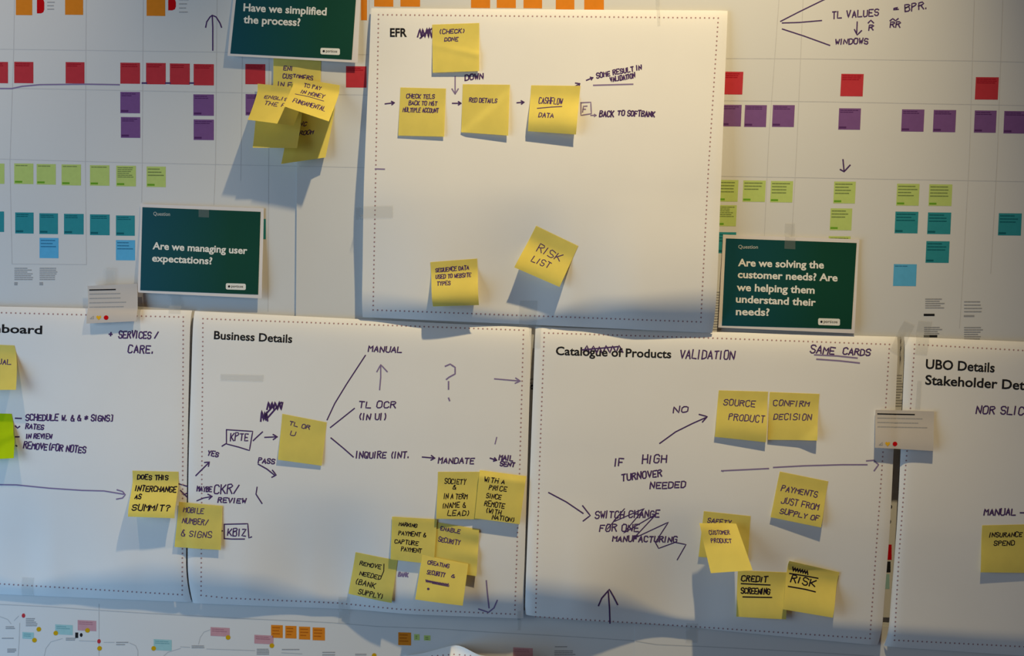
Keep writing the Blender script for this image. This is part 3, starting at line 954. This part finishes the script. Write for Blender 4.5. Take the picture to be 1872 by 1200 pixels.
# dashboard sheet
note(q(-60, 628, 26, 632, 29, 713, -57, 714), das, [('MANUAL', 0.30, 0.90, 0.45, 0.14)],
     'yellow note cut by the left edge of the picture, above the lime one', (18, 20), 0.4, 1.3, group='sticky notes at the left edge')
note(q(-64, 755, 21, 757, 25, 838, -60, 843), das, [], 'lime green note cut by the left edge of the picture', (15, 17), 0.4, 1.3, mat='lime', group='sticky notes at the left edge',
     extra=lambda u, v: -2.5 * sstep((v - 0.45 - 0.45 * (1 - u)) / 0.15))
note(q(242, 861, 326, 863, 319, 948, 234, 945), das,
     [('DOES THIS', 0.10, 0.80, 0.20, 0.12), ('INTERCHANGE', 0.08, 1.0, 0.46, 0.13), ('AS', 0.10, 0.24, 0.62, 0.11), ('SUMMIT?', 0.08, 0.92, 0.86, 0.15)],
     'yellow note with four bold lines on the dashboard sheet, end of a long arrow', (17, 15), 0.4, 's', inkmat='ink_black', ink_w=0.026)
note(q(327, 918, 406.5, 925.5, 403.5, 1006, 319, 1000.5), bus, [('MOBILE', 0.12, 0.60, 0.22, 0.13), ('NUMBER/', 0.12, 0.72, 0.47, 0.14), ('& SIGNS', 0.12, 0.82, 0.75, 0.16)],
     'yellow note bridging the seam between the dashboard and Business Details sheets', (3, 3), 1.2)

# business sheet
note(q(516, 757, 597, 772.6, 588, 852, 508, 841), bus, [('TL OR', 0.18, 0.66, 0.22, 0.10, 2), ('U', 0.22, 0.34, 0.44, 0.12)],
     'yellow note on the Business Details sheet from which three lines fan out', (3, 2))
note(q(800.6, 863, 879, 863, 876, 950, 797.5, 949), bus,
     [('SOCIETY', 0.16, 0.68, 0.26, 0.12, 2), ('&', 0.36, 0.44, 0.38, 0.10), ('IN A TERM', 0.16, 0.72, 0.58, 0.12), ('(NAME &', 0.12, 0.70, 0.78, 0.13, -2), ('LEAD)', 0.26, 0.80, 0.93, 0.12)],
     'left of the two overlapping notes at the right side of Business Details', (6, 3), 0.4, inkmat='ink_black')
note(q(877, 860, 962, 871, 950, 959, 868, 948), bus,
     [('WITH A', 0.12, 0.58, 0.22, 0.11), ('PRICE', 0.24, 0.64, 0.37, 0.11), ('SINCE', 0.20, 0.54, 0.55, 0.11), ('REMOTE', 0.18, 0.64, 0.72, 0.12), ('(WITH', 0.22, 0.58, 0.86, 0.11), ('NATION)', 0.38, 0.90, 0.97, 0.10)],
     'right of the two overlapping notes at the right side of Business Details', (3, 3), 1.6, inkmat='ink_black',
     extra=lambda u, v: 3.2 * sstep(v / 0.14) + 2.6 * sstep((0.5 - v) / 0.5) * 0)
note(q(798, 955, 876, 968.6, 871, 1054, 790, 1042), bus, [('ENABLE', 0.10, 0.58, 0.16, 0.09), ('SECURITY', 0.08, 0.60, 0.40, 0.11, 1)],
     'yellow note behind the bright one with a dot, bottom of Business Details', (4, 4), 0.4, extra=lambda u, v: 0.8 * (1 + math.sin(v * 14)) * u)
note(q(716.6, 945, 799, 950, 793, 1032, 714, 1023), bus, [('MARKING', 0.16, 0.58, 0.20, 0.09, 3), ('PAYMENT &', 0.16, 0.80, 0.42, 0.11), ('CAPTURE', 0.08, 0.64, 0.62, 0.11), ('PAYMENT', 0.24, 0.72, 0.78, 0.11)],
     'yellow note with four lines, upper left of the group at the bottom of Business Details', (3, 4), 1.5, inkmat='ink_black')
note(q(650, 1010, 727, 1025, 716, 1103, 637, 1086), bus, [('REMOVE', 0.14, 0.66, 0.28, 0.10), ('NEEDED', 0.18, 0.70, 0.52, 0.11), ('(BANK', 0.10, 0.60, 0.74, 0.14), ('SUPPLY)', 0.22, 0.82, 0.95, 0.14)],
     'tilted yellow note at the lower left of the group at the bottom of Business Details', (3, 3), 0.4, inkmat='ink_black', raw=[[(0.70, 0.14), (0.72, 0.30), (0.68, 0.46)]])
note(q(772, 1015, 856, 1032, 846, 1108, 759, 1096.5), bus, [('CREATING', 0.14, 0.62, 0.18, 0.10), ('SECURITY', 0.16, 0.56, 0.40, 0.11), ('&', 0.68, 0.76, 0.38, 0.08)],
     'bright yellow note with a dot and a crossed-out line at the bottom of Business Details', (14, 16), 5.0, 1.0, start=0.0,
     raw=[[(0.16 + 0.016 * i, 0.525 + (0.06 if i % 2 else 0)) for i in range(31)], [(0.16, 0.54), (0.66, 0.56)], [(0.30, 0.58), (0.66, 0.59)]] +
         [[(0.24 + 0.02 * math.cos(a), 0.72 + 0.02 * math.sin(a)) for a in (0, 1, 2, 3, 4, 5, 6.3)], [(0.225, 0.712), (0.255, 0.712)], [(0.225, 0.728), (0.255, 0.728)]])

# catalogue sheet
note(q(1314, 714, 1404, 716.5, 1400, 809, 1306.5, 799), cat, [('SOURCE', 0.12, 0.78, 0.32, 0.14), ('PRODUCT', 0.24, 0.98, 0.62, 0.15)],
     'left of the two side by side yellow notes at the top of the Products sheet', (4, 6.5), 0.4, 'o')
note(q(1407, 717, 1498, 720.6, 1494, 806, 1403.6, 804.5), cat, [('CONFIRM', 0.08, 0.84, 0.29, 0.14), ('DECISION', 0.10, 0.90, 0.58, 0.15)],
     'right of the two side by side yellow notes at the top of the Products sheet', (2.5, 5), 0.4,
     extra=lambda u, v: 2.5 * sstep((u + v - 1.6) / 0.4))
note(q(1425.6, 862.5, 1514, 880.5, 1501, 965, 1408.5, 946), cat, [('PAYMENTS', 0.10, 0.86, 0.40, 0.14), ('JUST FROM', 0.14, 0.92, 0.66, 0.15), ('SUPPLY OF', 0.16, 0.96, 0.88, 0.13)],
     'tilted yellow note below the long arrow on the Products sheet', (3, 6), 0.4, 's')
note(q(1286.6, 935, 1372, 944, 1367, 1028, 1277, 1018.5), cat, [('SAFETY', 0.10, 0.62, 0.24, 0.11)],
     'flat yellow note mostly hidden behind a bright peeling one on the Products sheet', (2, 2), 0.4)
note(q(1278.5, 957, 1346, 958, 1376, 1043, 1299.5, 1048.5), cat, [('CUSTOMER', 0.20, 0.76, 0.24, 0.10), ('PRODUCT', 0.20, 0.74, 0.42, 0.10)],
     'bright yellow note peeling away over another one on the Products sheet', (34, 34), 8.0, 1.0, start=0.0,
     extra=lambda u, v: 9 * (1 - sstep(u / 0.85)) * (1 - sstep(v / 0.5)))
note(q(1349, 1043, 1440, 1047, 1437, 1133, 1346, 1128), cat, [('CREDIT', 0.08, 0.62, 0.24, 0.14), ('SCREENING', 0.08, 0.68, 0.50, 0.14)],
     'yellow note with two underlined words at the bottom of the Products sheet', (5, 7), 0.4, inkmat='ink_black', ink_w=0.026,
     raw=[[(0.08, 0.29), (0.66, 0.29)], [(0.12, 0.57), (0.70, 0.55)]])
note(q(1443, 1026, 1534.5, 1047, 1522.5, 1130, 1431, 1114.5), cat, [('RISK', 0.10, 0.60, 0.44, 0.16)],
     'tilted yellow note with RISK underlined at the bottom right of the Products sheet', (10, 13), 1.6, 's', inkmat='ink_black', ink_w=0.026,
     raw=[[(0.10 + 0.024 * i, 0.12 + (0.09 if i % 2 else 0)) for i in range(14)], [(0.06, 0.27), (0.36, 0.25), (0.62, 0.24)], [(0.06, 0.53), (0.40, 0.52), (0.60, 0.53)]],
     extra=lambda u, v: 4 * math.exp(-v / 0.06) * (1 - u))
# right sheet
note(q(1795.5, 961, 1884, 959, 1881, 1048, 1792.5, 1047), ubo, [('INSURANCE', 0.16, 0.86, 0.26, 0.11), ('SPEND', 0.26, 0.70, 0.44, 0.11)],
     'yellow note at the right edge on the UBO Details sheet', (4.5, 3), 0.4, 's', inkmat='ink_black')


# ------------------------------------------------------------------ green question posters
def poster(outer, inner, base, off, lift, label, heading, caption, badge, texts, tape=None):
    def d(u, v, x, z):
        return base.depth(x, z) + (off + lift * sstep((v - 0.05) / 0.95) + 0.6 * math.sin(u * 3.1)) * mm
    s = Surf(outer, d)
    o = tag(s.build('question_poster', M['poster'], 30, 30, 0.0003), label, 'poster', 'green question posters')
    vs, fs = patch(s, inner, 24, 0.0002)
    obj('green_panel', vs, fs, M['postergreen'], o)
    acc = ([], [])
    for t, x, y, x1, y1 in texts:
        printed(o, s, t, x, y, x1, y1, heading, 'white', merge=acc, bold=0.026, off=0.00036)
    obj('heading_text', acc[0], acc[1], M['white'], o)
    if caption:
        t, x, y, x1, y1 = caption
        printed(o, s, t, x, y, x1, y1, 6.5, 'whitedim', 'caption_text', 0.01, 0.00036)
    (bx0, by0, bx1, by1), sl = badge
    h = by1 - by0
    pts, r = [], 2.5
    for cx, cy, a0 in ((bx1 - r, by0 + r, -90), (bx1 - r, by1 - r, 0), (bx0 + r, by1 - r, 90), (bx0 + r, by0 + r, 180)):
        for k in (0, 45, 90):
            a = math.radians(a0 + k)
            X, Y = cx + r * math.cos(a), cy + r * math.sin(a)
            pts.append((X, Y + sl * (X - bx0)))
    vs = [s.at(x, y, 0.00036) for x, y in pts]
    b = obj('badge', vs, [tuple(range(len(vs)))], M['white'], o)
    vs, fs, mi = join([(disc(s, bx0 + 6, by0 + h / 2 + sl * 6, 2.1, 2.1, 0.0005), 0)])
    tv, tf = text_mesh('posttext', 0.01)
    acc = ([], [])
    printed(None, s, 'porticos', bx0 + 10, by0 + h * 0.64 + sl * 10, bx1 - 5, by0 + h * 0.64 + sl * (bx1 - 5 - bx0), h * 0.42, 'black', merge=acc, bold=0.0, off=0.0005)
    k = len(vs)
    vs += acc[0]
    fs += [tuple(i + k for i in f) for f in acc[1]]
    obj('badge_text', vs, fs, M['black'], b)
    return s, o


p1, _ = poster(q(432, -62, 661, -54, 654, 115, 416, 102), q(437, -54, 654, -47, 643, 109.5, 421, 98), JL, 2.5, 5,
               'green poster reading Have we simplified the process, cut by the top edge', 13.5, None,
               ((586, 87.5, 621.5, 99.5), 0.04), [('Have we simplified', 445, 20, 597, 28), ('the process?', 445, 42, 549, 47.5)])
p2, _ = poster(q(257, 373, 482, 381, 478.5, 546, 252, 535), q(260.5, 379, 476.5, 387.5, 472, 539, 256.5, 531), JL, 2, 6,
               'green poster reading Are we managing user expectations, above the left sheets', 12.5, ('Question', 280.5, 394, 311, 395),
               ((413, 518, 449.5, 529.5), 0.03), [('Are we managing user', 279, 455.5, 452, 464.5), ('expectations?', 278, 478, 388, 483.5)])
p3, _ = poster(q(1322, 429, 1571, 438, 1562, 610, 1313, 599), q(1327, 436, 1566, 444.5, 1556.5, 602, 1319.5, 595.5), JR, 3, 4,
               'green poster reading Are we solving the customer needs, at the right above the Products sheet', 13, ('Question', 1349.5, 454.5, 1385.5, 455),
               ((1495.5, 582, 1535.5, 594.5), 0.03),
               [('Are we solving the', 1349, 486.5, 1506, 491), ('customer needs? Are', 1348.5, 508, 1531, 514.5), ('we helping them', 1346.5, 531.5, 1489, 537),
                ('understand their', 1345, 553, 1491, 559.5), ('needs?', 1345, 576, 1406.5, 577.5)])


# ------------------------------------------------------------------ small comment cards
def comment(corners, base, off, lift, label, rows, icon_y, icon_x, slope):
    def d(u, v, x, z):
        return base.depth(x, z) + (off + lift * (0.2 + 0.8 * sstep(v))) * mm
    s = Surf(corners, d)
    o = tag(s.build('comment_card', M['card'], 20, 16, 0.0003), label, 'card', 'small comment cards')
    x0, y0 = corners[0]
    x1 = corners[1][0]
    v1 = textrows(s, x0 + 4, y0 + 5, x1 - 34, y0 + 10, 1, 2.3, 0.1, slope=slope)
    obj('heading_text', v1[0], v1[1], M['black'], o)
    v2 = textrows(s, x0 + 4, y0 + 11, x1 - 7, y0 + 11 + 8 * rows, rows, 1.7, 0.3, slope=slope)
    obj('small_print', v2[0], v2[1], M['grey'], o)
    ix, iy = icon_x, icon_y
    vs, fs = ribbons([[(ix - 3, iy + 2), (ix + 3, iy - 3), (ix + 3, iy + 2), (ix - 3, iy + 2)]], 1.2, lambda x, y: s.at(x, y, 0.0002))
    obj('sail_symbol', vs, fs, M['grey'], o)
    pts = [(0, 4.6), (-4.2, 0), (-4.3, -2.4), (-2.2, -3.8), (0, -2.2), (2.2, -3.8), (4.3, -2.4), (4.2, 0)]
    vs = [s.at(ix + 12.5 + a, iy + b, 0.0002) for a, b in pts]
    obj('heart_symbol', vs, [tuple(range(len(vs)))], M['yellowprint'], o)
    vs, fs = disc(s, ix + 26, iy, 4.3, 4.2, 0.0002)
    obj('round_symbol', vs, fs, M['red2'], o)
    return s, o


comment(q(160, 523, 250.5, 519, 249.5, 587.5, 158, 592), das, 1.0, 7, 'small white card with four printed lines hanging over the top edge of the dashboard sheet', 4, 581, 168, -0.02)
comment(q(1600.5, 749.5, 1708, 752.5, 1706, 825, 1599.5, 819), cat, 2.5, 6, 'small white card bridging the gap between the two right-hand sheets', 3, 812, 1610, 0.02)


# ------------------------------------------------------------------ tape
def tape(corners, bases, label, nu=16, nv=16, off=0.7):
    def d(u, v, x, z):
        best = 0.003
        for b in bases:
            if b.inside(x, z, 0.01):
                best = max(best, b.depth(x, z))
        return best + off * mm
    s = Surf(corners, d)
    return tag(s.build('adhesive_tape', M['tape'], nu, nv, 0.0002), label, 'tape', 'strips of matte clear tape')


tape(q(649, 380, 718, 376, 718, 398, 650, 402), [JR, efr], 'strip of clear tape across the left edge of the upper sheet')
tape(q(950, 550, 982, 550, 980, 595, 948, 595), [efr], 'strip of clear tape at the bottom centre of the upper sheet')
tape(q(966, 592, 990, 592, 988, 637, 972, 637), [bus, cat], 'strip of clear tape joining Business Details and the Products sheet at the top')
tape(q(1653, 586, 1672, 595, 1646, 652, 1626, 641), [JR, cat, ubo], 'slanted strip of clear tape at the top right corner of the Products sheet')
tape(q(1679, 586, 1704, 588, 1694, 650, 1672, 648), [JR, ubo], 'upright strip of clear tape at the top of the UBO Details sheet')
tape(q(1677, 696, 1685, 696, 1682, 749, 1673, 749), [ubo], 'narrow strip of clear tape just above the card at the right')
tape(q(618, 1092, 638, 1093, 638, 1141, 618, 1140), [FL, bus], 'strip of clear tape at the bottom edge of Business Details')
tape(q(40, 1056, 62, 1057, 62, 1090, 40, 1089), [FL, das], 'strip of clear tape at the bottom edge of the dashboard sheet')
tape(q(1255, 1140, 1276, 1141, 1274, 1176, 1254, 1175), [FL, FR, cat], 'strip of clear tape at the bottom edge of the Products sheet')
tape(q(403, 684, 482, 686, 481, 698, 403, 696), [bus], 'faint strip of clear tape under the heading of Business Details')
tape(q(363, 383, 382, 384, 382, 398, 363, 397), [p2], 'short strip of clear tape at the top of the poster about expectations')
tape(q(1435, 408, 1453, 408, 1454, 456, 1434, 455), [JR, p3], 'upright strip of clear tape at the top of the poster about customer needs')
tape(q(190, 489, 211, 490, 211, 526, 190, 525), [JL, das], 'strip of clear tape above the small card on the left')
tape(q(308, 538, 330, 539, 330, 574, 308, 573), [JL, das], 'strip of clear tape below the poster about expectations')
tape(q(1199, -8, 1206, -8, 1207, 47, 1202, 47), [JR, efr], 'narrow strip of clear tape at the top of the upper sheet')
tape(q(945, 1118, 952, 1118, 951, 1153, 946, 1153), [FL, bus], 'narrow strip of tape hanging below the right corner of Business Details')

for o in col.objects:
    if 'origin' in o:
        del o['origin']
